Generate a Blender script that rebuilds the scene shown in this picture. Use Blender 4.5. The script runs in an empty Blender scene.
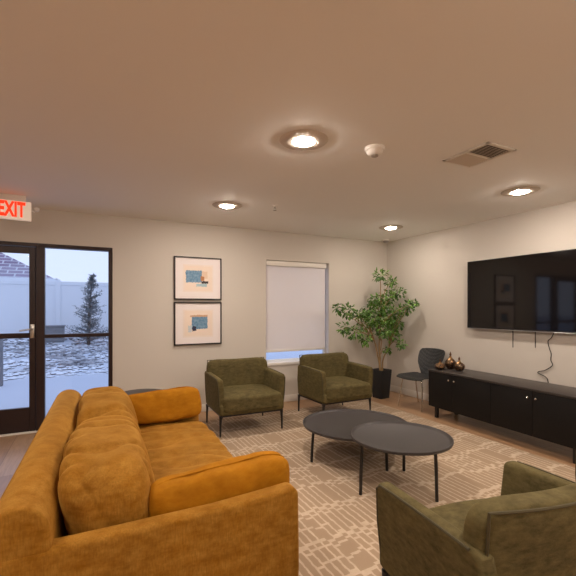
import bpy, bmesh, math, random
from mathutils import Vector, Matrix, noise
random.seed(7)
sc = bpy.context.scene
C = sc.collection
R = math.radians

# ------------------------------------------------------------------ materials
def sl(c):
    c = c / 255.0
    return c / 12.92 if c <= 0.04045 else ((c + 0.055) / 1.055) ** 2.4
def rgb(r, g, b):
    return (sl(r), sl(g), sl(b), 1.0)

class NT:
    """tiny wrapper for building node trees"""
    def __init__(self, name):
        self.m = bpy.data.materials.new(name); self.m.use_nodes = True
        self.t = self.m.node_tree; self.b = self.t.nodes['Principled BSDF']
        self.o = self.t.nodes['Material Output']
    def n(self, typ, **kw):
        nd = self.t.nodes.new(typ)
        for k, v in kw.items(): setattr(nd, k, v)
        return nd
    def link(self, a, b): self.t.links.new(a, b)
    def setv(self, sock, v):
        if hasattr(v, 'is_output') or isinstance(v, bpy.types.NodeSocket): self.link(v, sock)
        else: sock.default_value = v
    def math(self, op, a, b=0.0, c=0.0):
        nd = self.n('ShaderNodeMath', operation=op)
        for i, v in enumerate((a, b, c)):
            self.setv(nd.inputs[i], v)
        return nd.outputs[0]
    def mix(self, f, a, b):
        nd = self.n('ShaderNodeMix', data_type='RGBA')
        self.setv(nd.inputs['Factor'], f); self.setv(nd.inputs['A'], a); self.setv(nd.inputs['B'], b)
        for i in nd.inputs:
            if i.type == 'RGBA' and i.name == 'A': self.setv(i, a)
            if i.type == 'RGBA' and i.name == 'B': self.setv(i, b)
        return [o for o in nd.outputs if o.type == 'RGBA'][0]
    def noise(self, scale, detail=3, rough=0.5, vec=None, dist=0.0):
        nd = self.n('ShaderNodeTexNoise')
        nd.inputs['Scale'].default_value = scale; nd.inputs['Detail'].default_value = detail
        nd.inputs['Roughness'].default_value = rough; nd.inputs['Distortion'].default_value = dist
        if vec is not None: self.link(vec, nd.inputs['Vector'])
        return nd.outputs['Fac']
    def obj(self, scale=(1, 1, 1), rot=(0, 0, 0)):
        tc = self.n('ShaderNodeTexCoord'); mp = self.n('ShaderNodeMapping')
        mp.inputs['Scale'].default_value = scale; mp.inputs['Rotation'].default_value = rot
        self.link(tc.outputs['Object'], mp.inputs['Vector']); return mp.outputs[0]
    def ramp(self, f, lo, hi):
        nd = self.n('ShaderNodeMapRange'); nd.clamp = True
        self.link(f, nd.inputs['Value']); nd.inputs['From Min'].default_value = lo; nd.inputs['From Max'].default_value = hi
        return nd.outputs[0]
    def bump(self, h, strength=0.2, dist=0.01):
        nd = self.n('ShaderNodeBump'); nd.inputs['Strength'].default_value = strength; nd.inputs['Distance'].default_value = dist
        self.link(h, nd.inputs['Height']); self.link(nd.outputs[0], self.b.inputs['Normal'])

def plain(name, col, rough=0.5, metal=0.0, var=0.06, scale=8, spec=0.5):
    k = NT(name)
    dark = tuple(c * (1 - var) for c in col[:3]) + (1,); lite = tuple(min(1, c * (1 + var)) for c in col[:3]) + (1,)
    k.link(k.mix(k.noise(scale, vec=k.obj()), dark, lite), k.b.inputs['Base Color'])
    k.b.inputs['Roughness'].default_value = rough; k.b.inputs['Metallic'].default_value = metal
    k.b.inputs['Specular IOR Level'].default_value = spec
    return k.m

def paint(name, col, bump=0.08, sc_=180):
    k = NT(name); k.b.inputs['Base Color'].default_value = col; k.b.inputs['Roughness'].default_value = 0.75
    k.b.inputs['Specular IOR Level'].default_value = 0.25
    k.bump(k.noise(sc_, 2, vec=k.obj()), bump, 0.002); return k.m

def velvet(name, dark, mid, lite, nap=3.2, weave=420, sheen=0.35, wk=0.16):
    k = NT(name); v = k.obj()
    f1 = k.ramp(k.noise(nap, 5, 0.6, v, 0.6), 0.22, 0.74)
    f2 = k.ramp(k.noise(nap * 5, 4, 0.65, k.obj((1, 1, 2.2))), 0.3, 0.75)
    c = k.mix(f1, dark, mid); c = k.mix(k.math('MULTIPLY', f2, 0.45), c, lite)
    fine = k.noise(weave, 2, 0.6, k.obj((1, 1, 0.22)))
    c = k.mix(k.math('MULTIPLY', k.ramp(fine, 0.35, 0.7), wk), c, dark)
    k.link(c, k.b.inputs['Base Color'])
    k.b.inputs['Roughness'].default_value = 0.85; k.b.inputs['Specular IOR Level'].default_value = 0.15
    k.b.inputs['Sheen Weight'].default_value = sheen; k.b.inputs['Sheen Roughness'].default_value = 0.4
    k.b.inputs['Sheen Tint'].default_value = lite
    k.bump(k.math('ADD', k.math('MULTIPLY', fine, 0.3), f2), 0.25, 0.004)
    return k.m

M = {}
M['wall'] = paint('wall_paint', (0.625, 0.585, 0.535, 1))
M['ceiling'] = paint('ceiling_paint', (0.865, 0.86, 0.84, 1), 0.15, 90)
M['white_trim'] = plain('white_trim_paint', (0.78, 0.75, 0.71, 1), 0.4, var=0.02)
M['bronze'] = plain('dark_bronze_aluminium', rgb(46, 31, 30), 0.4, 0.3, 0.08)
M['steel'] = plain('brushed_steel', (0.55, 0.54, 0.52, 1), 0.3, 1.0)
M['chrome'] = plain('chrome', (0.72, 0.68, 0.62, 1), 0.15, 1.0, 0.02)
M['black_metal'] = plain('black_powder_coat', (0.014, 0.012, 0.012, 1), 0.45, 0.2)
M['table'] = plain('charcoal_table_lacquer', (0.034, 0.029, 0.030, 1), 0.45, 0.0, 0.08, 5)
M['sofa'] = velvet('mustard_chenille', rgb(106, 66, 8), rgb(148, 97, 16), rgb(206, 158, 76), 2.6, 170, 0.8, 0.42)
M['pillow'] = velvet('golden_mustard_velvet', rgb(136, 84, 5), rgb(170, 110, 12), rgb(198, 140, 36), 3.5, 420)
M['green'] = velvet('olive_velvet', rgb(54, 48, 29), rgb(88, 79, 47), rgb(134, 122, 84), 4.0, 460, 0.3)
M['green_pipe'] = plain('olive_piping', rgb(70, 63, 40), 0.8)
M['sofa_pipe'] = plain('mustard_piping', rgb(160, 92, 14), 0.8)
M['black_shell'] = None
M['pot'] = plain('black_planter_resin', (0.012, 0.013, 0.015, 1), 0.5, 0, 0.1)
M['soil'] = plain('potting_soil', (0.03, 0.02, 0.013, 1), 0.95, 0, 0.4, 60)
M['lens_trim'] = plain('fixture_trim_white', (0.60, 0.54, 0.47, 1), 0.55, 0, 0.02)
M['white_plastic'] = plain('white_plastic', (0.78, 0.75, 0.70, 1), 0.45, 0, 0.02)
M['grey_plastic'] = plain('grey_plastic', (0.30, 0.27, 0.24, 1), 0.5)
M['dark_slot'] = plain('dark_duct', (0.06, 0.05, 0.045, 1), 0.8)
M['cord'] = plain('black_rubber', (0.02, 0.018, 0.017, 1), 0.6)
M['frame_black'] = plain('picture_frame_black', (0.018, 0.014, 0.014, 1), 0.4)
M['vinyl'] = plain('white_vinyl', (0.78, 0.81, 0.85, 1), 0.5, 0, 0.03, 2)
M['trunk'] = plain('pale_bark', rgb(150, 122, 84), 0.8, 0, 0.25, 40)
M['conifer'] = plain('frosted_conifer', (0.15, 0.185, 0.21, 1), 0.8, 0, 0.5, 5)
M['conifer_trunk'] = plain('conifer_bark', (0.07, 0.06, 0.055, 1), 0.9)
M['grey_wood'] = plain('weathered_grey_wood', (0.20, 0.21, 0.23, 1), 0.8, 0, 0.2, 20)
M['siding'] = plain('grey_siding', (0.35, 0.37, 0.41, 1), 0.7)

def m_shell():
    k = NT('woven_black_polypropylene'); v = k.obj((46, 46, 46), (0, R(35), 0))
    ck = k.n('ShaderNodeTexVoronoi'); ck.inputs['Scale'].default_value = 1.0
    ck.inputs['Randomness'].default_value = 0.15
    k.link(v, ck.inputs['Vector'])
    f = k.ramp(ck.outputs['Distance'], 0.2, 0.6)
    k.link(k.mix(f, (0.055, 0.058, 0.062, 1), (0.010, 0.011, 0.012, 1)), k.b.inputs['Base Color'])
    k.b.inputs['Roughness'].default_value = 0.5
    k.bump(f, 0.6, 0.006); return k.m
M['black_shell'] = m_shell()

def m_cabinet():
    k = NT('black_stained_oak'); v = k.obj((6, 6, 0.6))
    f = k.noise(18, 4, 0.6, v)
    k.link(k.mix(f, (0.005, 0.004, 0.004, 1), (0.012, 0.0105, 0.010, 1)), k.b.inputs['Base Color'])
    k.b.inputs['Specular IOR Level'].default_value = 0.22; k.b.inputs['Roughness'].default_value = 0.55; k.bump(f, 0.15, 0.002); return k.m
M['cabinet'] = m_cabinet()
def m_cabtop():
    k = NT('charcoal_oak_top'); v = k.obj((8, 0.7, 8))
    f = k.ramp(k.noise(14, 4, 0.6, v), 0.3, 0.7)
    k.link(k.mix(f, (0.024, 0.020, 0.019, 1), (0.060, 0.050, 0.045, 1)), k.b.inputs['Base Color'])
    k.b.inputs['Roughness'].default_value = 0.42; k.bump(f, 0.1, 0.002); return k.m
M['cabtop'] = m_cabtop()

def m_floor():
    k = NT('oak_plank_floor')
    v = k.obj((1, 1, 1), (0, 0, R(90)))
    br = k.n('ShaderNodeTexBrick'); br.offset = 0.37
    br.inputs['Scale'].default_value = 1.0; br.inputs['Brick Width'].default_value = 1.22; br.inputs['Row Height'].default_value = 0.18
    br.inputs['Mortar Size'].default_value = 0.0018; br.inputs['Mortar Smooth'].default_value = 0.1; br.inputs['Bias'].default_value = 0.0
    br.inputs['Color1'].default_value = rgb(160, 124, 92); br.inputs['Color2'].default_value = rgb(186, 151, 116)
    br.inputs['Mortar'].default_value = rgb(88, 62, 42)
    k.link(v, br.inputs['Vector'])
    g = k.noise(9, 6, 0.65, k.obj((7, 0.55, 1)), 0.4)
    c = k.mix(k.math('MULTIPLY', k.ramp(g, 0.35, 0.72), 0.5), br.outputs['Color'], rgb(126, 94, 68))
    k.link(c, k.b.inputs['Base Color']); k.b.inputs['Roughness'].default_value = 0.42
    k.bump(g, 0.08, 0.002); return k.m
M['floor'] = m_floor(); M['floor'].node_tree.nodes['Principled BSDF'].inputs['Roughness'].default_value = 0.3

def m_rug():
    k = NT('patterned_wool_rug'); tc = k.n('ShaderNodeTexCoord'); sp = k.n('ShaderNodeSeparateXYZ')
    wob = k.n('ShaderNodeTexNoise'); wob.inputs['Scale'].default_value = 25
    k.link(tc.outputs['Object'], wob.inputs['Vector'])
    k.link(tc.outputs['Object'], sp.inputs[0])
    w = k.math('MULTIPLY', k.math('SUBTRACT', wob.outputs['Fac'], 0.5), 0.016)
    x = k.math('ADD', sp.outputs['X'], w); y = k.math('ADD', sp.outputs['Y'], w)
    xs = k.math('DIVIDE', x, 0.050); col = k.math('FLOOR', xs); fx = k.math('FRACT', xs)
    wn = k.n('ShaderNodeTexWhiteNoise', noise_dimensions='1D'); k.link(col, wn.inputs['W'])
    # groups of columns share a coarse offset
    grp = k.math('FLOOR', k.math('DIVIDE', x, 0.31))
    wg = k.n('ShaderNodeTexWhiteNoise', noise_dimensions='1D'); k.link(grp, wg.inputs['W'])
    yo = k.math('ADD', k.math('MULTIPLY', wn.outputs['Value'], 0.05), k.math('MULTIPLY', wg.outputs['Value'], 0.09))
    ys = k.math('DIVIDE', k.math('ADD', y, yo), 0.34); band = k.math('FLOOR', ys); fy = k.math('FRACT', ys)
    cv = k.n('ShaderNodeCombineXYZ'); k.link(col, cv.inputs[0]); k.link(band, cv.inputs[1])
    w2 = k.n('ShaderNodeTexWhiteNoise', noise_dimensions='2D'); k.link(cv.outputs[0], w2.inputs['Vector'])
    cv2 = k.n('ShaderNodeCombineXYZ'); k.link(grp, cv2.inputs[0]); k.link(band, cv2.inputs[1])
    w3 = k.n('ShaderNodeTexWhiteNoise', noise_dimensions='2D'); k.link(cv2.outputs[0], w3.inputs['Vector'])
    gap = k.math('LESS_THAN', fy, k.math('ADD', 0.07, k.math('MULTIPLY', w2.outputs['Value'], 0.08)))
    stripe = k.math('MULTIPLY', k.math('LESS_THAN', fx, 0.27), k.math('GREATER_THAN', w2.outputs['Value'], 0.15))
    tick = k.math('MULTIPLY', k.math('MULTIPLY', k.math('GREATER_THAN', fy, 0.84), k.math('LESS_THAN', fy, 0.90)),
                  k.math('GREATER_THAN', w3.outputs['Value'], 0.45))
    mid = k.math('MULTIPLY', k.math('MULTIPLY', k.math('GREATER_THAN', fy, 0.46), k.math('LESS_THAN', fy, 0.52)),
                 k.math('GREATER_THAN', w3.outputs['Value'], 0.72))
    f = k.math('MAXIMUM', k.math('MAXIMUM', gap, stripe), k.math('MAXIMUM', tick, mid))
    fib = k.noise(260, 2, 0.6)
    tan = k.mix(k.noise(6, 3), rgb(154, 133, 112), rgb(178, 156, 132))
    c = k.mix(k.math('MULTIPLY', f, k.math('ADD', 0.22, k.math('MULTIPLY', k.noise(60, 3), 0.62))), tan, rgb(226, 208, 186))
    c = k.mix(k.math('MULTIPLY', fib, 0.25), c, rgb(140, 120, 100))
    k.link(c, k.b.inputs['Base Color']); k.b.inputs['Roughness'].default_value = 0.95
    k.b.inputs['Specular IOR Level'].default_value = 0.1
    k.bump(k.math('ADD', k.math('MULTIPLY', fib, 0.5), f), 0.35, 0.003); return k.m
M['rug'] = m_rug()

def emit(name, col, s):
    k = NT(name); e = k.n('ShaderNodeEmission'); e.inputs[0].default_value = col; e.inputs[1].default_value = s
    k.link(e.outputs[0], k.o.inputs[0]); return k.m
M['led'] = emit('led_lens', (1.0, 0.86, 0.73, 1), 405.0)
M['led_dim'] = emit('led_lens_dimmed', (1.0, 0.86, 0.73, 1), 250.0)
M['exit_red'] = emit('exit_letter_red', (1.0, 0.035, 0.01, 1), 1.6)
M['exit_face'] = plain('exit_sign_white', (0.80, 0.76, 0.70, 1), 0.4, 0, 0.01)
_b = M['exit_face'].node_tree.nodes['Principled BSDF']; _b.inputs['Emission Color'].default_value = (1.0, 0.72, 0.52, 1); _b.inputs['Emission Strength'].default_value = 0.32

def m_glass(name, tint=(0.93, 0.96, 1.0, 1)):
    k = NT(name); tr = k.n('ShaderNodeBsdfTransparent'); tr.inputs[0].default_value = tint
    gl = k.n('ShaderNodeBsdfGlossy'); gl.inputs['Roughness'].default_value = 0.0
    fr = k.n('ShaderNodeFresnel'); ge = k.n('ShaderNodeNewGeometry')
    k.link(k.math('ADD', 1.45, k.math('MULTIPLY', ge.outputs['Backfacing'], 1 / 1.45 - 1.45)), fr.inputs[0])
    mx = k.n('ShaderNodeMixShader')
    k.link(fr.outputs[0], mx.inputs[0]); k.link(tr.outputs[0], mx.inputs[1]); k.link(gl.outputs[0], mx.inputs[2])
    k.link(mx.outputs[0], k.o.inputs[0]); return k.m
M['glass'] = m_glass('clear_glass')

def m_screen():
    k = NT('tv_glass_black'); k.b.inputs['Base Color'].default_value = (0.006, 0.0048, 0.0048, 1)
    k.link(k.math('ADD', 0.04, k.math('MULTIPLY', k.noise(4), 0.03)), k.b.inputs['Roughness'])
    k.b.inputs['Specular IOR Level'].default_value = 0.36
    return k.m
M['screen'] = m_screen()

def m_blind():
    k = NT('white_roller_fabric'); f = k.noise(300, 2, 0.5)
    k.link(k.mix(f, (0.86, 0.82, 0.80, 1), (0.90, 0.86, 0.84, 1)), k.b.inputs['Base Color'])
    k.b.inputs['Roughness'].default_value = 0.8
    tl = k.n('ShaderNodeBsdfTranslucent'); tl.inputs[0].default_value = (0.90, 0.86, 0.84, 1); mx = k.n('ShaderNodeMixShader'); mx.inputs[0].default_value = 0.35
    k.link(k.b.outputs[0], mx.inputs[1]); k.link(tl.outputs[0], mx.inputs[2]); k.link(mx.outputs[0], k.o.inputs[0])
    k.bump(f, 0.1, 0.001); return k.m
M['blind'] = m_blind()

def m_leaf():
    k = NT('glossy_green_leaf'); g = k.n('ShaderNodeNewGeometry')
    c = k.mix(g.outputs['Random Per Island'], rgb(38, 80, 26), rgb(110, 152, 60))
    k.link(c, k.b.inputs['Base Color']); k.b.inputs['Roughness'].default_value = 0.4
    k.b.inputs['Subsurface Weight'].default_value = 0.0; return k.m
M['leaf'] = m_leaf()

def m_vase():
    k = NT('gold_leafed_dark_glass'); v = k.obj((38, 38, 38))
    vo = k.n('ShaderNodeTexVoronoi', feature='DISTANCE_TO_EDGE'); k.link(v, vo.inputs['Vector']); vo.inputs['Scale'].default_value = 1
    tc = k.n('ShaderNodeTexCoord'); sp = k.n('ShaderNodeSeparateXYZ'); k.link(tc.outputs['Generated'], sp.inputs[0])
    up = k.math('ADD', sp.outputs['Z'], k.math('MULTIPLY', k.math('SUBTRACT', k.noise(30), 0.5), 0.5))
    f = k.math('MAXIMUM', k.math('LESS_THAN', vo.outputs['Distance'], 0.06), k.math('GREATER_THAN', up, 0.70))
    k.link(k.mix(f, (0.018, 0.008, 0.005, 1), (0.40, 0.235, 0.11, 1)), k.b.inputs['Base Color'])
    k.link(f, k.b.inputs['Metallic']); k.b.inputs['Roughness'].default_value = 0.28; return k.m
M['vase'] = m_vase()

def m_snow():
    k = NT('trodden_snow'); f = k.noise(1.6, 6, 0.6); 
    k.link(k.mix(k.ramp(f, 0.3, 0.7), (0.46, 0.51, 0.60, 1), (0.64, 0.69, 0.77, 1)), k.b.inputs['Base Color'])
    k.b.inputs['Roughness'].default_value = 0.9; k.bump(f, 0.4, 0.05); return k.m
M['snow'] = m_snow()
def m_rock():
    k = NT('snowy_river_rock'); g = k.n('ShaderNodeNewGeometry')
    sp = k.n('ShaderNodeSeparateXYZ'); k.link(g.outputs['Normal'], sp.inputs[0])
    f = k.ramp(k.math('ADD', sp.outputs['Z'], k.math('MULTIPLY', k.math('SUBTRACT', k.noise(7, 4), 0.5), 1.6)), 0.68, 1.02)
    base = k.mix(g.outputs['Random Per Island'], (0.10, 0.105, 0.12, 1), (0.34, 0.35, 0.38, 1))
    k.link(k.mix(f, base, (0.78, 0.83, 0.90, 1)), k.b.inputs['Base Color']); k.b.inputs['Roughness'].default_value = 0.9
    return k.m
M['rock'] = m_rock()
def m_roof():
    k = NT('snow_dusted_shingles'); v = k.obj((1, 1, 1))
    br = k.n('ShaderNodeTexBrick'); br.inputs['Scale'].default_value = 1.0
    br.inputs['Brick Width'].default_value = 0.9; br.inputs['Row Height'].default_value = 0.42; br.inputs['Mortar Size'].default_value = 0.05
    br.inputs['Color1'].default_value = (0.20, 0.15, 0.23, 1); br.inputs['Color2'].default_value = (0.27, 0.20, 0.30, 1); br.inputs['Mortar'].default_value = (0.55, 0.56, 0.62, 1)
    k.link(v, br.inputs['Vector'])
    f = k.ramp(k.noise(0.5, 4, 0.6), 0.42, 0.62)
    k.link(k.mix(k.math('MULTIPLY', f, 0.7), br.outputs['Color'], (0.66, 0.69, 0.75, 1)), k.b.inputs['Base Color'])
    k.b.inputs['Roughness'].default_value = 0.9; return k.m
M['roof'] = m_roof()

# ------------------------------------------------------------------ mesh helpers
def finish(bm, name, mat, parent=None, smooth=True, loc=None, rot=None):
    bmesh.ops.recalc_face_normals(bm, faces=bm.faces)
    me = bpy.data.meshes.new(name); bm.to_mesh(me); bm.free()
    if mat is not None: me.materials.append(mat)
    if smooth:
        for p in me.polygons: p.use_smooth = True
        me.set_sharp_from_angle(angle=R(40))
    o = bpy.data.objects.new(name, me); C.objects.link(o)
    if parent is not None: o.parent = parent
    if loc is not None: o.location = loc
    if rot is not None: o.rotation_euler = rot
    return o

def tag(o, label=None, cat=None, group=None, kind=None):
    if label: o['label'] = label
    if cat: o['category'] = cat
    if group: o['group'] = group
    if kind: o['kind'] = kind
    return o
def struct(o): o['kind'] = 'structure'; return o
def thing(name, label, cat, loc=(0, 0, 0), rz=0.0, group=None):
    o = bpy.data.objects.new(name, None); o.empty_display_size = 0.1; C.objects.link(o)
    o.location = loc; o.rotation_euler = (0, 0, rz); return tag(o, label, cat, group)

def box(bm, x0, x1, y0, y1, z0, z1, bev=0.0, seg=3):
    t = bmesh.new()
    r = bmesh.ops.create_cube(t, size=1.0)
    for v in t.verts:
        v.co = Vector(((x0 + x1) / 2 + v.co.x * (x1 - x0), (y0 + y1) / 2 + v.co.y * (y1 - y0), (z0 + z1) / 2 + v.co.z * (z1 - z0)))
    if bev > 0: bmesh.ops.bevel(t, geom=list(t.edges), offset=bev, segments=seg, profile=0.5, affect='EDGES')
    join(bm, t); return bm
def join(bm, t):
    me = bpy.data.meshes.new('tmp'); t.to_mesh(me); t.free(); bm.from_mesh(me); bpy.data.meshes.remove(me)
def bx(*a, **k):
    bm = bmesh.new(); return box(bm, *a, **k)

def lathe(bm, prof, seg=40, cx=0, cy=0):
    """prof: (radius, z) list; radius 0 closes"""
    rings = []
    for r, z in prof:
        if r < 1e-6: rings.append([bm.verts.new((cx, cy, z))])
        else: rings.append([bm.verts.new((cx + r * math.cos(2 * math.pi * i / seg), cy + r * math.sin(2 * math.pi * i / seg), z)) for i in range(seg)])
    for a, b in zip(rings, rings[1:]):
        for i in range(seg):
            j = (i + 1) % seg
            if len(a) == 1 and len(b) == 1: continue
            if len(a) == 1: bm.faces.new((a[0], b[i], b[j]))
            elif len(b) == 1: bm.faces.new((a[i], b[0], a[j]))
            else: bm.faces.new((a[i], b[i], b[j], a[j]))
    return bm

def tube(bm, pts, rad, seg=8, cap=True):
    pts = [Vector(p) for p in pts]; n = len(pts)
    rads = rad if isinstance(rad, (list, tuple)) else [rad] * n
    rings = []; up = Vector((0, 0, 1))
    prev = None
    for i, p in enumerate(pts):
        d = (pts[min(i + 1, n - 1)] - pts[max(i - 1, 0)]).normalized()
        if prev is None:
            a = d.cross(up if abs(d.z) < 0.9 else Vector((1, 0, 0))).normalized()
        else:
            a = (prev - d * prev.dot(d)).normalized()
        prev = a; b = d.cross(a)
        rings.append([bm.verts.new(p + (a * math.cos(2 * math.pi * k / seg) + b * math.sin(2 * math.pi * k / seg)) * rads[i]) for k in range(seg)])
    for r0, r1 in zip(rings, rings[1:]):
        for k in range(seg):
            bm.faces.new((r0[k], r0[(k + 1) % seg], r1[(k + 1) % seg], r1[k]))
    if cap:
        bm.faces.new(rings[0][::-1]); bm.faces.new(rings[-1])
    return bm

def extrude_profile(prof, axis, a0, a1, bev=0.0, seg=3):
    """closed 2D profile extruded along axis 'x' (profile y,z) or 'y' (profile x,z)"""
    bm = bmesh.new()
    mk = (lambda p, a: (a, p[0], p[1])) if axis == 'x' else (lambda p, a: (p[0], a, p[1]))
    v0 = [bm.verts.new(mk(p, a0)) for p in prof]; v1 = [bm.verts.new(mk(p, a1)) for p in prof]
    n = len(prof)
    f0 = bm.faces.new(v0); f1 = bm.faces.new(v1[::-1])
    for i in range(n): bm.faces.new((v0[i], v1[i], v1[(i + 1) % n], v0[(i + 1) % n]))
    bmesh.ops.recalc_face_normals(bm, faces=bm.faces)
    if bev > 0:
        es = [e for e in bm.edges if (f0 in e.link_faces or f1 in e.link_faces)]
        bmesh.ops.bevel(bm, geom=es, offset=bev, segments=seg, profile=0.5, affect='EDGES')
    return bm

def soft_box(sx, sy, sz, n=5.0, res=20, amp=0.0, freq=3.0, seed=0, wr=0.0, wrf=(2, 9, 2)):
    """puffy box (superquadric over a subdivided cube) with rumples, centred on 0"""
    bm = bmesh.new(); bmesh.ops.create_cube(bm, size=2.0)
    bmesh.ops.subdivide_edges(bm, edges=list(bm.edges), cuts=res, use_grid_fill=True)
    off = Vector((seed * 3.1, seed * 1.7, seed * 0.9))
    for v in bm.verts:
        p = v.co
        q = Vector([math.copysign(math.sin(abs(c) * math.pi / 2) ** 0.9 if False else abs(c), c) for c in p])
        r = (abs(q.x) ** n + abs(q.y) ** n + abs(q.z) ** n) ** (-1.0 / n)
        u = q * r
        w = Vector((u.x * sx / 2, u.y * sy / 2, u.z * sz / 2))
        nrm = Vector((u.x / sx, u.y / sy, u.z / sz)).normalized()
        if amp: w += nrm * amp * noise.noise(w * freq + off)
        if wr:
            a_ = noise.noise(Vector((w.x * wrf[0], w.y * wrf[1], w.z * wrf[2])) + off)
            w -= nrm * wr * (1 - min(1, abs(a_) * 2.2)) ** 2.5
        v.co = w
    return bm

def pillow_bm(w, h, t, res=26, seed=0, amp=0.012):
    """knife-edge cushion in the XZ plane, thickness along Y, centred on 0"""
    bm = bmesh.new(); grid = {}
    for s in (1, -1):
        for i in range(res + 1):
            for j in range(res + 1):
                u = -1 + 2 * i / res; v = -1 + 2 * j / res
                edge = i in (0, res) or j in (0, res)
                if edge and s == -1: grid[(s, i, j)] = grid[(1, i, j)]; continue
                th = ((1 - abs(u) ** 3.2) * (1 - abs(v) ** 2.6)) ** 0.5 * t / 2 + 0.004
                pinch = 1 - 0.035 * (1 - abs(u) ** 2) * (abs(v) ** 4); pinch2 = 1 - 0.05 * (1 - abs(v) ** 2) * (abs(u) ** 4)
                p = Vector((u * w / 2 * pinch2, s * th if not edge else 0, v * h / 2 * pinch))
                p.y += (0 if edge else 1) * s * amp * noise.noise(p * 8 + Vector((seed, s * 3, 0)))
                p.y += 0.010 * noise.noise(p * 4 + Vector((seed * 2, 0, 5)))
                grid[(s, i, j)] = bm.verts.new(p)
    for s in (1, -1):
        for i in range(res):
            for j in range(res):
                q = [grid[(s, i, j)], grid[(s, i + 1, j)], grid[(s, i + 1, j + 1)], grid[(s, i, j + 1)]]
                bm.faces.new(q)
    rim = [grid[(1, i, 0)].co.copy() for i in range(res)] + [grid[(1, res, j)].co.copy() for j in range(res)] + \
          [grid[(1, res - i, res)].co.copy() for i in range(res)] + [grid[(1, 0, res - j)].co.copy() for j in range(res)]
    return bm, rim + [rim[0]]

# ------------------------------------------------------------------ the room
XL, XR, YF, YB, H = -4.0, 4.70, -3.2, 5.43, 2.60
T = 0.16
struct(finish(bx(XL - T, XR + T, YF - T, YB + T, -0.12, 0.0), 'floor', M['floor'], smooth=False))
struct(finish(bx(XL - T, XR + T, YF - T, YB + T, H, H + 0.1), 'ceiling', M['ceiling'], smooth=False))
DX0, DX1, DZ = -1.56, 0.270, 2.195            # storefront opening
WX0, WX1, WZ0, WZ1 = 2.375, 3.488, 0.60, 2.165  # window opening
bm = bmesh.new()
box(bm, XL, DX0, YB, YB + T, 0, H); box(bm, DX0, DX1, YB, YB + T, DZ, H)
box(bm, DX1, WX0, YB, YB + T, 0, H); box(bm, WX0, WX1, YB, YB + T, 0, WZ0)
box(bm, WX0, WX1, YB, YB + T, WZ1, H); box(bm, WX1, XR, YB, YB + T, 0, H)
struct(finish(bm, 'wall_back', M['wall'], smooth=False))
struct(finish(bx(XR, XR + T, YF, YB + T, 0, H), 'wall_right', M['wall'], smooth=False))
struct(finish(bx(XL - T, XL, YF, YB + T, 0, H), 'wall_left', M['wall'], smooth=False))
struct(finish(bx(XL - T, XR + T, YF - T, YF, 0, H), 'wall_front', M['wall'], smooth=False))
bm = bmesh.new(); box(bm, DX1, XR, YB - 0.014, YB, 0, 0.105, 0.004, 2); box(bm, XL, DX0, YB - 0.014, YB, 0, 0.105, 0.004, 2)
struct(finish(bm, 'baseboard_back', M['white_trim']))
struct(finish(bx(XR - 0.014, XR, YF, YB - 0.014, 0, 0.105, bev=0.004, seg=2), 'baseboard_right', M['white_trim']))
struct(finish(bx(XL, XL + 0.014, YF, YB - 0.014, 0, 0.105, bev=0.004, seg=2), 'baseboard_left', M['white_trim']))

# storefront : fixed frame, side light and glazed door leaf
FY0, FY1 = YB - 0.012, YB + 0.10
bm = bmesh.new()
box(bm, DX0, DX1, FY0, FY1, DZ - 0.042, DZ, 0.003, 1)            # head
box(bm, DX1 - 0.045, DX1, FY0, FY1, 0, DZ - 0.042, 0.003, 1)     # right jamb
box(bm, DX0, DX0 + 0.045, FY0, FY1, 0, DZ - 0.042, 0.003, 1)     # left jamb
box(bm, -0.545, -0.458, FY0, FY1, 0, DZ - 0.042, 0.003, 1)       # mullion
box(bm, -0.458, DX1 - 0.045, FY0 + 0.01, FY1, 1.086, 1.128, 0.003, 1)   # side light rail
box(bm, -0.458, DX1 - 0.045, FY0 + 0.01, FY1, 0, 0.11, 0.003, 1)        # side light sill rail
win = struct(finish(bm, 'window_1', M['bronze']))
finish(bx(-0.455, DX1 - 0.042, YB + 0.040, YB + 0.048, 0.11, DZ - 0.045), 'window_glass', M['glass'], win, smooth=False)
bm = bmesh.new(); lx0, lx1 = DX0 + 0.049, -0.549
box(bm, lx0, lx0 + 0.06, YB, YB + 0.045, 0.012, DZ - 0.048, 0.003, 1)
box(bm, lx1 - 0.064, lx1, YB, YB + 0.045, 0.012, DZ - 0.048, 0.003, 1)
box(bm, lx0 + 0.06, lx1 - 0.064, YB, YB + 0.045, DZ - 0.125, DZ - 0.048, 0.003, 1)
box(bm, lx0 + 0.06, lx1 - 0.064, YB, YB + 0.045, 1.092, 1.150, 0.003, 1)
box(bm, lx0 + 0.06, lx1 - 0.064, YB, YB + 0.045, 0.012, 0.288, 0.003, 1)
door = struct(finish(bm, 'door_1', M['bronze']))
finish(bx(lx0 + 0.055, lx1 - 0.06, YB + 0.019, YB + 0.026, 0.27, DZ - 0.12), 'door_glass', M['glass'], door, smooth=False)
bm = bmesh.new()
box(bm, lx1 - 0.052, lx1 - 0.012, YB - 0.012, YB + 0.002, 1.09, 1.25, 0.004, 2)
tube(bm, [(lx1 - 0.032, YB - 0.01, 1.20), (lx1 - 0.032, YB - 0.06, 1.20), (lx1 - 0.06, YB - 0.065, 1.195), (lx1 - 0.15, YB - 0.06, 1.18)], 0.010, 10)
h = finish(bm, 'door_handle', M['steel'], door); h['label'] = 'brushed steel lever handle on dark bronze door'
struct(finish(bx(DX0, DX1, YB - 0.05, YB + 0.12, 0.0, 0.012, bev=0.004, seg=2), 'trim_1', M['white_trim']))   # threshold

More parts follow.
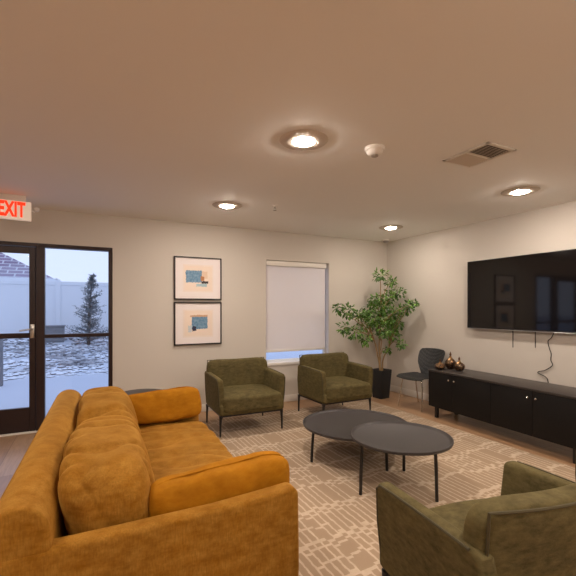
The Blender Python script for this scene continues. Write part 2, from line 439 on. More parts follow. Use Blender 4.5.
# right hand window: frame, glass, sill, roller blind
bm = bmesh.new(); wy = YB + 0.105
for a in ((WX0, WX0 + .04, WZ0, WZ1), (WX1 - .04, WX1, WZ0, WZ1), (WX0, WX1, WZ0, WZ0 + .045), (WX0, WX1, WZ1 - .04, WZ1), (WX0, WX1, 1.36, 1.40)):
    box(bm, a[0], a[1], wy, wy + 0.05, a[2], a[3], 0.003, 1)
w2 = struct(finish(bm, 'window_2', M['vinyl']))
finish(bx(WX0 + .03, WX1 - .03, wy + .02, wy + .028, WZ0 + .03, WZ1 - .03), 'window_glass', M['glass'], w2, smooth=False)
finish(bx(WX0 - 0.0, WX1 + 0.0, YB - 0.018, wy, WZ0 - 0.03, WZ0 + 0.012, bev=0.004, seg=2), 'window_sill', M['white_trim'], w2)
bl = thing('roller_blind', 'white roller blind pulled most of the way down over the window', 'window blind', (2.93, YB + 0.055, WZ1 - 0.04))
def local(o, bm): bm.transform(Matrix.Translation(-Vector(o.location))); return bm
finish(local(bl, bx(WX0 + 0.012, WX1 - 0.045, YB + 0.052, YB + 0.055, 0.79, WZ1 - 0.03)), 'blind_fabric', M['blind'], bl, smooth=False)
finish(local(bl, bx(WX0 + 0.012, WX1 - 0.045, YB + 0.044, YB + 0.060, 0.765, 0.80, bev=0.006, seg=3)), 'hem_bar', M['white_plastic'], bl)
finish(local(bl, bx(WX0 + 0.004, WX1 - 0.03, YB + 0.020, YB + 0.085, WZ1 - 0.085, WZ1 - 0.004, bev=0.012, seg=3)), 'blind_cassette', M['white_plastic'], bl)

# ------------------------------------------------------------------ ceiling fittings
def downlight(x, y, label, led='led'):
    t = thing('ceiling_light', label, 'ceiling light', (x, y, H), 0, 'round ceiling lights')
    bm = bmesh.new()
    lathe(bm, [(0.076, -0.004), (0.078, -0.012), (0.088, -0.013), (0.160, -0.008), (0.170, -0.001), (0.076, -0.001), (0.076, -0.004)], 48)
    finish(bm, 'trim_ring', M['lens_trim'], t)
    bm = bmesh.new(); lathe(bm, [(0.0, -0.026), (0.036, -0.0250), (0.060, -0.020), (0.073, -0.012), (0.075, -0.003), (0.0, -0.003)], 40)
    finish(bm, 'light_lens', M[led], t)
    return t
downlight(1.33, 2.39, 'largest lit round ceiling light, beside the smoke detector')
downlight(1.40, 4.29, 'lit round ceiling light above the framed prints and sprinkler')
downlight(3.88, 4.40, 'lit round ceiling light in the corner above the potted tree', 'led_dim')
downlight(3.82, 2.46, 'lit round ceiling light above the television, beyond the air vent')
downlight(-1.13, 2.42, 'lit round ceiling light in front of the exit sign and glass door')
downlight(1.36, 0.40, 'lit round ceiling light above the gap between sofa and near armchairs')
downlight(3.85, 0.40, 'lit round ceiling light over the near end of the television wall')
downlight(-1.13, 0.40, 'lit round ceiling light behind the near end of the sofa')
downlight(1.36, -1.6, 'lit round ceiling light at the back of the room, middle')
downlight(3.85, -1.6, 'lit round ceiling light at the back of the room, television side')
downlight(-1.13, -1.6, 'lit round ceiling light at the back of the room, door side')

t = thing('smoke_detector', 'white smoke detector on the ceiling beside the largest light', 'smoke detector', (1.85, 2.27, H))
bm = bmesh.new(); lathe(bm, [(0, 0), (0.072, 0), (0.072, -0.014), (0.066, -0.022), (0.0, -0.022)], 36); finish(bm, 'base', M['white_plastic'], t)
bm = bmesh.new(); lathe(bm, [(0.060, -0.022), (0.056, -0.038), (0.044, -0.052), (0.030, -0.055), (0, -0.055)], 36); finish(bm, 'sensor_cap', M['white_plastic'], t)
bm = bmesh.new(); lathe(bm, [(0.026, -0.054), (0.026, -0.062), (0.018, -0.066), (0, -0.066)], 24); finish(bm, 'sensor_chamber', M['grey_plastic'], t)

t = thing('air_vent', 'rectangular ceiling air vent with two banks of slats', 'air vent', (2.635, 2.02, H))
bm = bmesh.new(); x0, x1, y0, y1 = -0.155, 0.155, -0.20, 0.20
for a in ((x0, x1, y0, y0 + .026), (x0, x1, y1 - .026, y1), (x0, x0 + .026, y0, y1), (x1 - .026, x1, y0, y1), (x0, x1, -0.008, 0.008)):
    box(bm, a[0], a[1], a[2], a[3], -0.012, -0.0005, 0.003, 1)
finish(bm, 'vent_frame', M['white_plastic'], t)
finish(bx(x0 + .02, x1 - .02, y0 + .02, y1 - .02, -0.0025, -0.0008), 'vent_backing', M['dark_slot'], t, smooth=False)
for s in range(2):
    for i in range(9):
        bm = bx(x0 + .026, x1 - .026, -0.0095, 0.0095, -0.0008, 0.0008)
        ang = -38 if s else 25
        finish(bm, 'slat', M['lens_trim'], t, smooth=False, loc=(0, (0.019 + i * 0.0187) * (1 if s else -1), -0.0085), rot=(R(ang), 0, 0))

t = thing('sprinkler', 'tiny pendent fire sprinkler on the ceiling near the back wall', 'sprinkler', (1.89, 4.07, H))
bm = bmesh.new(); lathe(bm, [(0, 0), (0.034, 0), (0.034, -0.004), (0.012, -0.008), (0, -0.008)], 24); finish(bm, 'escutcheon', M['white_plastic'], t)
bm = bmesh.new(); tube(bm, [(0, 0, -0.008), (0, 0, -0.03)], 0.008); tube(bm, [(0.012, 0, -0.02), (0.012, 0, -0.045), (0, 0, -0.052)], 0.002, 6); tube(bm, [(-0.012, 0, -0.02), (-0.012, 0, -0.045), (0, 0, -0.052)], 0.002, 6)
lathe(bm, [(0, -0.05), (0.018, -0.052), (0.018, -0.055), (0, -0.056)], 16); finish(bm, 'nozzle', M['grey_plastic'], t)
t = thing('strobe', 'small pale domed fitting on the ceiling in the far corner', 'ceiling sensor', (4.52, 5.25, H))
bm = bmesh.new(); lathe(bm, [(0, 0), (0.075, 0), (0.075, -0.012), (0.06, -0.02), (0, -0.02)], 30); finish(bm, 'base', M['white_plastic'], t)
bm = bmesh.new(); lathe(bm, [(0.05, -0.02), (0.045, -0.04), (0.025, -0.055), (0, -0.058)], 30); finish(bm, 'dome', M['grey_plastic'], t)

# EXIT sign hung from the ceiling
t = thing('exit_sign', 'white box exit sign with glowing red letters hung from ceiling', 'exit sign', (-0.70, 4.90, 2.35), R(5))
finish(bx(-0.175, 0.165, -0.028, 0.028, 0.0, 0.190, bev=0.006, seg=3), 'housing', M['exit_face'], t)
finish(bx(-0.12, 0.12, -0.03, 0.03, 0.190, 0.25, bev=0.004, seg=2), 'canopy', M['white_plastic'], t)
def text_mesh(body, size, depth, off=0.0):
    cu = bpy.data.curves.new('lettering', 'FONT'); cu.body = body; cu.size = size; cu.extrude = depth; cu.offset = off
    cu.align_x = 'CENTER'; cu.align_y = 'CENTER'; cu.space_character = 1.02
    o = bpy.data.objects.new('lettering', cu); C.objects.link(o)
    dg = bpy.context.evaluated_depsgraph_get(); dg.update()
    me = bpy.data.meshes.new_from_object(o.evaluated_get(dg))
    bpy.data.objects.remove(o); bpy.data.curves.remove(cu); return me
me = text_mesh('EXIT', 0.185, 0.001, 0.0075)
me.transform(Matrix.Translation((-0.003, -0.0295, 0.095)) @ Matrix.Rotation(R(90), 4, 'X') @ Matrix.Diagonal((0.60, 1.12, 1, 1)))
me.materials.clear(); me.materials.append(M['exit_red'])
o = bpy.data.objects.new('lettering', me); C.objects.link(o); o.parent = t; o['label'] = 'glowing red EXIT letters'
bm = bmesh.new(); tube(bm, [(0.165, 0, 0.11), (0.195, 0, 0.10)], 0.007)
lathe_b = bmesh.new(); lathe(lathe_b, [(0, -0.022), (0.016, -0.018), (0.022, 0.0), (0.024, 0.012), (0, 0.012)], 20)
lathe_b.transform(Matrix.Translation((0.215, -0.005, 0.125)) @ Matrix.Rotation(R(60), 4, 'X')); join(bm, lathe_b)
finish(bm, 'lamp_head', M['white_plastic'], t)

# ------------------------------------------------------------------ wall pictures
def m_print(name, cx, cz, w, h, extra):
    """abstract watercolour printed on paper (object coordinates: x across, z up)"""
    k = NT(name); tc = k.n('ShaderNodeTexCoord'); sp = k.n('ShaderNodeSeparateXYZ'); k.link(tc.outputs['Object'], sp.inputs[0])
    wob = k.math('MULTIPLY', k.math('SUBTRACT', k.noise(18, 3), 0.5), 0.035)
    x = k.math('ADD', sp.outputs['X'], wob); z = k.math('ADD', sp.outputs['Z'], wob)
    def rect(a, b, c, d):
        i = k.math('MULTIPLY', k.math('GREATER_THAN', x, a), k.math('LESS_THAN', x, b))
        j = k.math('MULTIPLY', k.math('GREATER_THAN', z, c), k.math('LESS_THAN', z, d)); return k.math('MULTIPLY', i, j)
    c = k.mix(k.noise(3, 3), rgb(234, 222, 214), rgb(240, 228, 222))
    c = k.mix(k.math('MULTIPLY', rect(-0.19, 0.19, -0.17, 0.17), 0.5), c, rgb(238, 216, 196))
    blue = k.mix(k.ramp(k.noise(14, 4), 0.35, 0.65), rgb(84, 126, 162), rgb(126, 162, 190))
    c = k.mix(rect(cx - w / 2, cx + w / 2, cz - h / 2, cz + h / 2), c, blue)
    for (a, b, e, d, col) in extra: c = k.mix(rect(a, b, e, d), c, rgb(*col))
    k.link(c, k.b.inputs['Base Color']); k.b.inputs['Roughness'].default_value = 0.6; return k.m
PX, PW, PH = 1.350, 0.654, 0.585
def picture(z, mat, label):
    t = thing('framed_print', label, 'framed picture', (PX, YB, z), 0, 'framed abstract prints')
    bm = bmesh.new(); a, b, f, d = PW / 2, PH / 2, 0.016, -0.036
    box(bm, -a, a, d, -0.001, b - f, b, 0.002, 1); box(bm, -a, a, d, -0.001, -b, -b + f, 0.002, 1)
    box(bm, -a, -a + f, d, -0.001, -b, b, 0.002, 1); box(bm, a - f, a, d, -0.001, -b, b, 0.002, 1)
    finish(bm, 'picture_frame', M['frame_black'], t)
    finish(bx(-a + .01, a - .01, -0.018, -0.004, -b + .01, b - .01), 'mat_board', plain('mat_board', rgb(238, 230, 230), 0.7, var=0.01), t, smooth=False)
    finish(bx(-0.21, 0.21, -0.0195, -0.0175, -0.19, 0.19), 'print', mat, t, smooth=False)
picture(1.846, m_print('print_upper', -0.06, 0.025, 0.22, 0.165,
        [(0.05, 0.13, 0.0, 0.10, (226, 200, 176)), (0.035, 0.085, -0.03, 0.03, (186, 128, 84)), (-0.03, 0.12, -0.11, -0.07, (166, 196, 206)), (0.045, 0.14, -0.068, -0.035, (52, 40, 40))]),
        'upper black-framed abstract print with blue patch, black bar and ochre')
picture(1.229, m_print('print_lower', 0.02, 0.01, 0.22, 0.17,
        [(-0.11, 0.13, 0.09, 0.115, (206, 166, 134)), (-0.08, -0.03, -0.105, -0.04, (36, 40, 70)), (-0.14, -0.09, -0.12, -0.03, (196, 204, 210))]),
        'lower black-framed abstract print with blue-grey patch and navy dab')

# ------------------------------------------------------------------ television and its cords
t = thing('television', 'large black flat screen television on the right wall, switched off', 'television', (XR, 2.925, 1.62))
hw, hh = 0.793, 0.452
finish(bx(-0.075, -0.045, -hw, hw, -hh, hh, bev=0.006, seg=2), 'bezel', plain('tv_bezel', (0.012, 0.01, 0.01, 1), 0.35), t)
finish(bx(-0.0775, -0.0745, -hw + .008, hw - .008, -hh + .018, hh - .008), 'screen', M['screen'], t, smooth=False)
finish(bx(-0.046, -0.012, -hw + .15, hw - .15, -hh + .1, hh - .15, bev=0.01, seg=2), 'back_cover', M['black_metal'], t)
finish(bx(-0.014, -0.001, -0.3, 0.3, -0.22, 0.22), 'wall_bracket', M['black_metal'], t, smooth=False)
o = finish(bx(-0.076, -0.050, -hw + .02, hw - .02, -hh - .006, -hh + .004, bev=0.002, seg=1), 'bottom_strip', M['steel'], t); o['label'] = 'thin silver strip'
for yy, ln in ((0.178, 0.215), (-0.096, 0.195)):
    bm = bmesh.new(); tube(bm, [(-0.020, yy, -0.29), (-0.020, yy, -hh - 0.05), (-0.019, yy, -hh - ln)], 0.005, 6)
    finish(bm, 'release_strap', M['cord'], t)
bm = bmesh.new(); lp = [(2.62, 1.20), (2.625, 1.165), (2.655, 1.10), (2.69, 1.06), (2.675, 0.98), (2.655, 0.92), (2.66, 0.85), (2.64, 0.80), (2.665, 0.765), (2.73, 0.72), (2.79, 0.70), (2.80, 0.68), (2.72, 0.65), (2.69, 0.60), (2.685, 0.45)]
def spline(pts, k=6):
    out = []; n = len(pts); P_ = [Vector(p) for p in pts]
    for i in range(n - 1):
        a, b, c, d = P_[max(i - 1, 0)], P_[i], P_[i + 1], P_[min(i + 2, n - 1)]
        for j in range(k):
            u = j / k
            out.append(0.5 * ((2 * b) + (c - a) * u + (2 * a - 5 * b + 4 * c - d) * u * u + (3 * b - a - 3 * c + d) * u ** 3))
    return out + [P_[-1]]
tube(bm, spline([(XR - 0.012, y, z) for y, z in lp]), 0.005, 6)
tag(finish(bm, 'power_cord', M['cord']), 'thin black power cord hanging crookedly from television to cabinet', 'cord')

# ------------------------------------------------------------------ media console
t = thing('media_console', 'long low black media console under the television', 'cabinet', (4.05, 3.859, 0.0), R(-2.2))
L, D, z0, z1 = 1.90, 0.46, 0.140, 0.626      # local: x 0..D (into the wall), y 0..-L
finish(bx(0.02, D, -L, 0, z0, z1 - 0.022), 'carcass', M['cabinet'], t, smooth=False)
o = finish(bx(-0.008, D + 0.004, -L - 0.006, 0.006, z1 - 0.022, z1, bev=0.003, seg=2), 'top_panel', M['cabtop'], t); o['label'] = 'charcoal wood-grain top'
seams = [0.0, 0.395, 0.936, 1.415, L]
for i in range(4):
    d = finish(bx(0.0, 0.021, -seams[i + 1] + 0.002, -seams[i] - 0.002, z0 + 0.003, z1 - 0.026, bev=0.0025, seg=2), 'door', M['cabinet'], t)
    bm = bmesh.new(); ky = -(0.352, 0.439, 1.373, 1.458)[i]; kz = 0.532
    tube(bm, [(0.0, ky, kz), (-0.014, ky, kz)], 0.005, 10)
    kb = bmesh.new(); bmesh.ops.create_uvsphere(kb, u_segments=14, v_segments=10, radius=0.0125)
    kb.transform(Matrix.Translation((-0.018, ky, kz)) @ Matrix.Diagonal((0.7, 1, 1, 1))); join(bm, kb)
    k_ = finish(bm, 'knob', M['chrome'], d); k_['label'] = 'small round silver knob'
for yy in (-0.10, -L + 0.10):
    for xx in (0.045, D - 0.06): finish(bx(xx - 0.02, xx + 0.02, yy - 0.02, yy + 0.02, 0, z0, bev=0.003, seg=1), 'leg', M['black_metal'], t)

def vase(x, y, s, hgt, label, squat=1.0):
    t = thing('bottle_vase', label, 'vase', (x, y, 0.626), 0, 'gold and dark glass ornaments on the console')
    bm = bmesh.new(); lathe(bm, [(0, 0.0), (0.45 * s, 0.0), (0.80 * s, 0.10 * hgt), (1.0 * s, 0.26 * hgt), (0.93 * s, 0.42 * hgt), (0.62 * s, 0.54 * hgt), (0.30 * s, 0.61 * hgt), (0.19 * s, 0.68 * hgt), (0.21 * s, 0.74 * hgt), (0, 0.75 * hgt)], 32)
    finish(bm, 'body', M['vase'], t)
    bm = bmesh.new(); lathe(bm, [(0.10 * s, 0.745 * hgt), (0.20 * s, 0.80 * hgt), (0.13 * s, 0.88 * hgt), (0.05 * s, 0.96 * hgt), (0, hgt)], 20)
    finish(bm, 'stopper', plain('stopper_bronze', (0.10, 0.045, 0.02, 1), 0.3, 0.7), t)
vase(4.16, 3.765, 0.072, 0.140, 'squat gold and dark ornament nearest the console front edge')
vase(4.32, 3.735, 0.074, 0.235, 'tallest gold and dark bottle ornament, middle of the three')
vase(4.295, 3.575, 0.072, 0.185, 'mid-height gold and dark bottle ornament beside the tallest one')

# ------------------------------------------------------------------ rug
tag(finish(bx(-1.53, 1.53, -2.18, 2.18, 0.0, 0.010, bev=0.004, seg=2), 'area_rug', M['rug'], loc=(2.36, 2.77, 0.0)),
    'large tan rug with broken cream stripes under the seating', 'rug')
RZ = 0.0115

# ------------------------------------------------------------------ sofa
S = thing('sofa', 'long mustard yellow sofa with its back to the glass door', 'sofa', (0.295, 2.62, 0.0), R(-2.0))
HL = 1.075
finish(bx(-0.53, 0.54, -HL + .02, HL - .02, 0.12, 0.31, bev=0.02, seg=3), 'base', M['sofa'], S)
# back : rounded top, extruded along Y
prof = []
def arc(cx, cz, r, a0, a1, n): return [(cx + r * math.cos(R(a0 + (a1 - a0) * i / n)), cz + r * math.sin(R(a0 + (a1 - a0) * i / n))) for i in range(n + 1)]
prof = [(-0.545, 0.13)] + arc(-0.475, 0.675, 0.100, 180, 0, 16) + [(-0.345, 0.13)]
bmk = extrude_profile(prof, 'y', -HL + .006, HL - .006, 0.016, 4)
finish(bmk, 'back', M['sofa'], S)
def arm_prof():
    top0, top1 = 0.618, 0.655
    p = [(-0.56, 0.12), (-0.575, 0.30), (-0.570, top0 - 0.01), (-0.55, top0), (-0.2, top0 + 0.004), (0.20, top0 + 0.012), (0.47, top1 - 0.006)]
    p += arc(0.527, top1 - 0.045, 0.045, 85, 0, 8) + [(0.576, 0.30), (0.568, 0.135)] + [(0.55, 0.12)]
    return p
for s in (-1, 1):
    y0_, y1_ = (-HL, -HL + .086) if s < 0 else (HL - .086, HL)
    finish(extrude_profile(arm_prof(), 'y', y0_, y1_, 0.022, 5), 'arm', M['sofa'], S)
    # seam piping on the outer top edge
bm = soft_box(0.99, 1.94, 0.20, n=9, res=70, amp=0.016, freq=4, seed=2, wr=0.018, wrf=(1.6, 6.5, 1.0))
for v in bm.verts:
    if v.co.z > 0: v.co.z += 0.020 * (1 - (v.co.x / .5) ** 2) * (1 - (v.co.y / .97) ** 2)
finish(bm, 'seat_cushion', M['sofa'], S, loc=(0.095, 0, 0.365))
def back_cushion(yc, ln, seed, top):
    bm = soft_box(0.37, ln, 0.44, n=3.9, res=60, amp=0.034, freq=3.4, seed=seed, wr=0.020, wrf=(3.0, 5.5, 2.2))
    for v in bm.verts:
        v.co.x += -0.10 * (v.co.z / 0.44)          # leans against the back
        v.co.z += 0.03 * math.cos(v.co.y / ln * math.pi) * (v.co.z > 0)
    finish(bm, 'back_cushion', M['sofa'], S, loc=(-0.170, yc, 0.60 + top))
back_cushion(-0.50, 0.96, 3, 0.0)
back_cushion(0.47, 0.98, 8, 0.0)
for sx in (-0.45, 0.45):
    for sy in (-HL + .12, HL - .12):
        bm = bmesh.new(); tube(bm, [(sx, sy, 0.0), (sx, sy, 0.125)], [0.018, 0.026], 14); finish(bm, 'leg', M['black_metal'], S)

def bolster(loc, rot, w, h, th, seed, label):
    t = thing('arm_pillow', label, 'cushion', loc, 0, 'mustard arm pillows on the sofa')
    t.rotation_euler = rot
    bm = soft_box(w, th, h, n=5.0, res=30, amp=0.014, freq=7, seed=seed, wr=0.007, wrf=(7, 3, 3))
    for v in bm.verts:
        u = v.co.x / (w / 2); q = v.co.z / (h / 2)
        v.co.y *= 1.0 - 0.30 * q * abs(q) * (q > 0) - 0.15 * u * u
        v.co.z += 0.012 * (u ** 4) * (1 if q > 0 else -1) * abs(q)
    finish(bm, 'pillow_cover', M['pillow'], t)
    bm = bmesh.new(); pts = []
    for i in range(49):
        a = 2 * math.pi * i / 48; c_, s_ = math.cos(a), math.sin(a)
        k_ = (abs(c_) ** 5 + abs(s_) ** 5) ** (-1 / 5); p = Vector((c_ * k_ * w / 2, 0, s_ * k_ * h / 2))
        p += Vector((c_, 0, s_)) * 0.012 * noise.noise(p * 7 + Vector((seed * 3.1, seed * 1.7, seed * 0.9)))
        pts.append(p + Vector((0, 0, 0.012 * c_ ** 4 * (1 if s_ > 0 else -1) * min(1, abs(s_) * 1.4))))
    tube(bm, pts, 0.0045, 6, cap=False); finish(bm, 'piping', M['pillow'], t)
bolster((0.550, 1.735, 0.603), (R(7), R(-3), R(2)), 0.65, 0.265, 0.19, 1.0, 'mustard pillow leaning on the near arm of the sofa')
bolster((0.562, 3.505, 0.605), (R(-7), R(-3), R(-2)), 0.65, 0.265, 0.18, 5.0, 'mustard pillow leaning on the far arm of the sofa')

# ------------------------------------------------------------------ armchairs (local front = -Y)
def armchair(x, y, rz, label):
    t = thing('armchair', label, 'armchair', (x, y, RZ if y < 4.9 else 0), rz, 'olive velvet armchairs')
    W = 0.405
    # seat box and crowned cushion
    bm = bx(-W + .015, W - .015, -0.345, 0.30, 0.232, 0.36, bev=0.03, seg=4); finish(bm, 'seat_base', M['green'], t)
    bm = soft_box(2 * W - .11, 0.66, 0.19, n=7, res=22, amp=0.006, freq=5, seed=x)
    for v in bm.verts:
        if v.co.z > 0: v.co.z += 0.022 * (1 - (v.co.x / .4) ** 2) * (1 - (v.co.y / .35) ** 2)
        if v.co.y < -0.2: v.co.x *= 1 + 0.11 * min(1, (-0.2 - v.co.y) / 0.12)
    finish(bm, 'seat_cushion', M['green'], t, loc=(0, -0.050, 0.352))
    # arms: slim panels flaring outwards, sloping up to the back
    for s in (-1, 1):
        p = [(-0.315, 0.236), (0.325, 0.236), (0.320, 0.45), (0.285, 0.635), (0.26, 0.652), (0.12, 0.650), (-0.05, 0.645), (-0.20, 0.640)]
        p += arc(-0.290, 0.605, 0.032, 100, 180, 6) + [(-0.332, 0.45)]
        bm = extrude_profile(p, 'x', -0.036, 0.036, 0.024, 5)
        def flare(z, yy): return 0.030 * (z - 0.236) / 0.4 - 0.03 * max(0, (yy + 0.1)) * 0
        for v in bm.verts: v.co.x += s * (W - 0.055 + flare(v.co.z, v.co.y))
        a = finish(bm, 'arm', M['green'], t)
        bm = bmesh.new(); q = [(0.10, 0.645), (-0.05, 0.641), (-0.20, 0.636), (-0.285, 0.630), (-0.318, 0.605), (-0.328, 0.45), (-0.316, 0.27)]
        q = [(0.24, 0.646)] + q
        tube(bm, [(s * (W - 0.055 + flare(z, yy) + 0.031), yy, z) for yy, z in q], 0.0055, 6); finish(bm, 'piping', M['green_pipe'], a)
    # back: padded slab with square corners, slightly leaning and bowed
    def bend(c):
        q = c.z / 0.22; x_, y_, z_ = c
        y_ += 0.015 * q + 0.028 * (1 - (x_ / W) ** 2) - 0.012
        if q < 0: x_ *= 1 - 0.14 * min(1, -q)
        if q > 0: z_ -= 0.020 * (1 - (x_ / W) ** 2) * q
        return Vector((x_, y_, z_))
    bm = soft_box(2 * W - 0.020, 0.115, 0.44, n=6.0, res=24, amp=0.004, freq=4, seed=y)
    for v in bm.verts: v.co = bend(v.co)
    b = finish(bm, 'backrest', M['green'], t, loc=(0, 0.228, 0.580))
    bm = bmesh.new(); pts = []
    hw_, hz_ = W - 0.030, 0.202
    raw = [Vector((-hw_, 0.050, -hz_ + 2 * hz_ * i / 8)) for i in range(8)] + [Vector((-hw_ + 2 * hw_ * i / 20, 0.050, hz_)) for i in range(21)] + [Vector((hw_, 0.050, hz_ - 2 * hz_ * i / 8)) for i in range(1, 9)]
    tube(bm, [bend(p) for p in raw], 0.0055, 6); finish(bm, 'piping', M['green_pipe'], b)
    # dark steel frame and tapered legs
    bm = bmesh.new(); box(bm, -0.36, 0.36, -0.318, -0.292, 0.214, 0.234, 0.002, 1); box(bm, -0.36, 0.36, 0.30, 0.326, 0.214, 0.234, 0.002, 1)
    box(bm, -0.372, -0.348, -0.318, 0.326, 0.214, 0.234, 0.002, 1); box(bm, 0.348, 0.372, -0.318, 0.326, 0.214, 0.234, 0.002, 1)
    finish(bm, 'seat_frame', M['black_metal'], t)
    for sx in (-1, 1):
        for sy in (-0.305, 0.313):
            bm = bmesh.new(); tube(bm, [(sx * .374, sy, 0.0), (sx * .373, sy, 0.12), (sx * .370, sy, 0.19), (sx * .364, sy, 0.226)], [0.0095, 0.0125, 0.016, 0.024], 12)
            finish(bm, 'leg', M['black_metal'], t)
    return t
armchair(1.685, 4.535, R(-1.5), 'olive velvet armchair below the framed prints')
armchair(2.985, 4.520, R(1.5), 'olive velvet armchair in front of the window beside the potted tree')
armchair(1.540, 1.060, R(180 - 7.5), 'olive velvet armchair with its back to the viewer, opposite the sofa end')
armchair(2.930, 0.960, R(180 - 2), 'olive velvet armchair mostly out of view, nearest the console')

# ------------------------------------------------------------------ nesting coffee tables
def coffee_table(cx, cy, r, h_, legs, label):
    t = thing('coffee_table', label, 'coffee table', (cx, cy, RZ), 0, 'round charcoal coffee tables')
    h_ -= RZ
    bm = bmesh.new(); lathe(bm, [(0, h_ - 0.030), (r - 0.03, h_ - 0.030), (r - 0.006, h_ - 0.022), (r, h_ - 0.008), (r, h_), (r - 0.008, h_ + 0.001), (r - 0.020, h_ - 0.014), (r - 0.035, h_ - 0.018), (0, h_ - 0.018)], 72)
    finish(bm, 'tray_top', M['table'], t)
    for lx, ly in legs:
        dx, dy = lx - cx, ly - cy
        bm = bmesh.new(); tube(bm, [(dx, dy, 0.0), (dx * .985, dy * .985, h_ * 0.5), (dx * .96, dy * .96, h_ - 0.026)], [0.0125, 0.0125, 0.0125], 14); finish(bm, 'leg', M['black_metal'], t)
coffee_table(2.225, 2.415, 0.397, 0.425, [(1.86, 2.45), (2.297, 2.108), (2.473, 2.637)], 'smaller round charcoal tray table overlapping in front')
coffee_table(2.335, 3.158, 0.515, 0.320, [(1.850, 3.176), (2.34, 2.704), (2.67, 3.49)], 'larger, lower round charcoal tray table nearer the window armchairs')

t = thing('side_table', 'dark round side table beyond the far end of the sofa', 'side table', (0.50, 4.42, 0.0))
bm = bmesh.new(); lathe(bm, [(0, 0.515), (0.235, 0.515), (0.25, 0.525), (0.25, 0.538), (0.242, 0.540), (0, 0.540)], 56); finish(bm, 'table_top', M['table'], t)
bm = bmesh.new(); tube(bm, [(0, 0, 0.015), (0, 0, 0.516)], 0.02, 14); finish(bm, 'pedestal', M['black_metal'], t)
bm = bmesh.new(); lathe(bm, [(0, 0), (0.17, 0), (0.17, 0.008), (0.03, 0.02), (0, 0.02)], 40); finish(bm, 'base', M['black_metal'], t)

# ------------------------------------------------------------------ woven shell chair (local front = -Y)
t = thing('dining_chair', 'black woven shell chair with thin metal legs beside the console', 'chair', (4.30, 4.265, 0.0), R(-84))
def sheet(fn, nu, nv, thick):
    bm = bmesh.new(); g = [[bm.verts.new(fn(-1 + 2 * i / nu, j / nv)) for j in range(nv + 1)] for i in range(nu + 1)]
    for i in range(nu):
        for j in range(nv): bm.faces.new((g[i][j], g[i + 1][j], g[i + 1][j + 1], g[i][j + 1]))
    bmesh.ops.recalc_face_normals(bm, faces=bm.faces)
    bmesh.ops.solidify(bm, geom=list(bm.faces), thickness=thick); return bm
def seat_fn(u, v):
    y = -0.25 + 0.43 * v; w = 0.235 * (1 - 0.22 * (abs(v - 0.45) * 1.6) ** 3) * (0.92 if v > .9 else 1)
    z = 0.452 + 0.018 * u * u - 0.03 * math.sin(v * math.pi) * (1 - u * u) - 0.04 * max(0, 0.16 - v) / 0.16 * 0.6
    return Vector((u * w, y, z))
finish(sheet(seat_fn, 18, 18, 0.010), 'seat', M['black_shell'], t)
def back_fn(u, v):
    z = 0.44 + 0.395 * v
    w = 0.125 + 0.095 * math.sin(min(1, max(0, (v - 0.10) / 0.70)) * math.pi / 2)
    if v > 0.86: w *= 1 - 0.14 * ((v - 0.86) / 0.14) ** 2
    y = 0.175 + 0.165 * v - 0.05 * u * u * min(1, v * 2.2)
    z -= 0.012 * abs(u) ** 3 * (v > 0.6) * (v - 0.6) / 0.4
    return Vector((u * w, y, z))
finish(sheet(back_fn, 18, 20, 0.010), 'backrest', M['black_shell'], t)
for sx in (-1, 1):
    for (yt, yb) in ((-0.16, -0.215), (0.12, 0.225)):
        bm = bmesh.new(); tube(bm, [(sx * .13, yt, 0.43), (sx * .165, yt * 1.05, 0.415), (sx * .185, yt + (yb - yt) * .25, 0.30), (sx * .205, yb, 0.0)], 0.0095, 10); finish(bm, 'leg', M['chrome'], t)
for yt in (-0.16, 0.12):
    bm = bmesh.new(); tube(bm, [(-.13, yt, 0.428), (.13, yt, 0.428)], 0.009, 8); finish(bm, 'cross_bar', M['chrome'], t)

# ------------------------------------------------------------------ potted tree
t = thing('potted_tree', 'leafy green potted tree in the corner in a tall black planter', 'potted plant', (4.20, 5.00, 0.0))
bm = bmesh.new(); 
def taper(bm, b, tp, z0, z1, inner=False):
    v = [bm.verts.new((sx * b, sy * b, z0)) for sx, sy in ((-1, -1), (1, -1), (1, 1), (-1, 1))] + [bm.verts.new((sx * tp, sy * tp, z1)) for sx, sy in ((-1, -1), (1, -1), (1, 1), (-1, 1))]
    return v
a = taper(bm, 0.094, 0.124, 0.0, 0.455); b = taper(bm, 0.085, 0.112, 0.40, 0.455)
bm.faces.new(a[:4][::-1])
for i in range(4):
    j = (i + 1) % 4
    bm.faces.new((a[i], a[j], a[4 + j], a[4 + i])); bm.faces.new((a[4 + i], a[4 + j], b[4 + j], b[4 + i])); bm.faces.new((b[4 + i], b[4 + j], b[j], b[i]))
bmesh.ops.bevel(bm, geom=[e for e in bm.edges if e.calc_length() > 0.2], offset=0.006, segments=2, affect='EDGES')
bm.transform(Matrix.Rotation(R(8), 4, 'Z')); finish(bm, 'planter', M['pot'], t)
bm = bmesh.new(); lathe(bm, [(0, 0.415), (0.104, 0.41), (0.104, 0.40), (0, 0.40)], 20); finish(bm, 'soil', M['soil'], t)
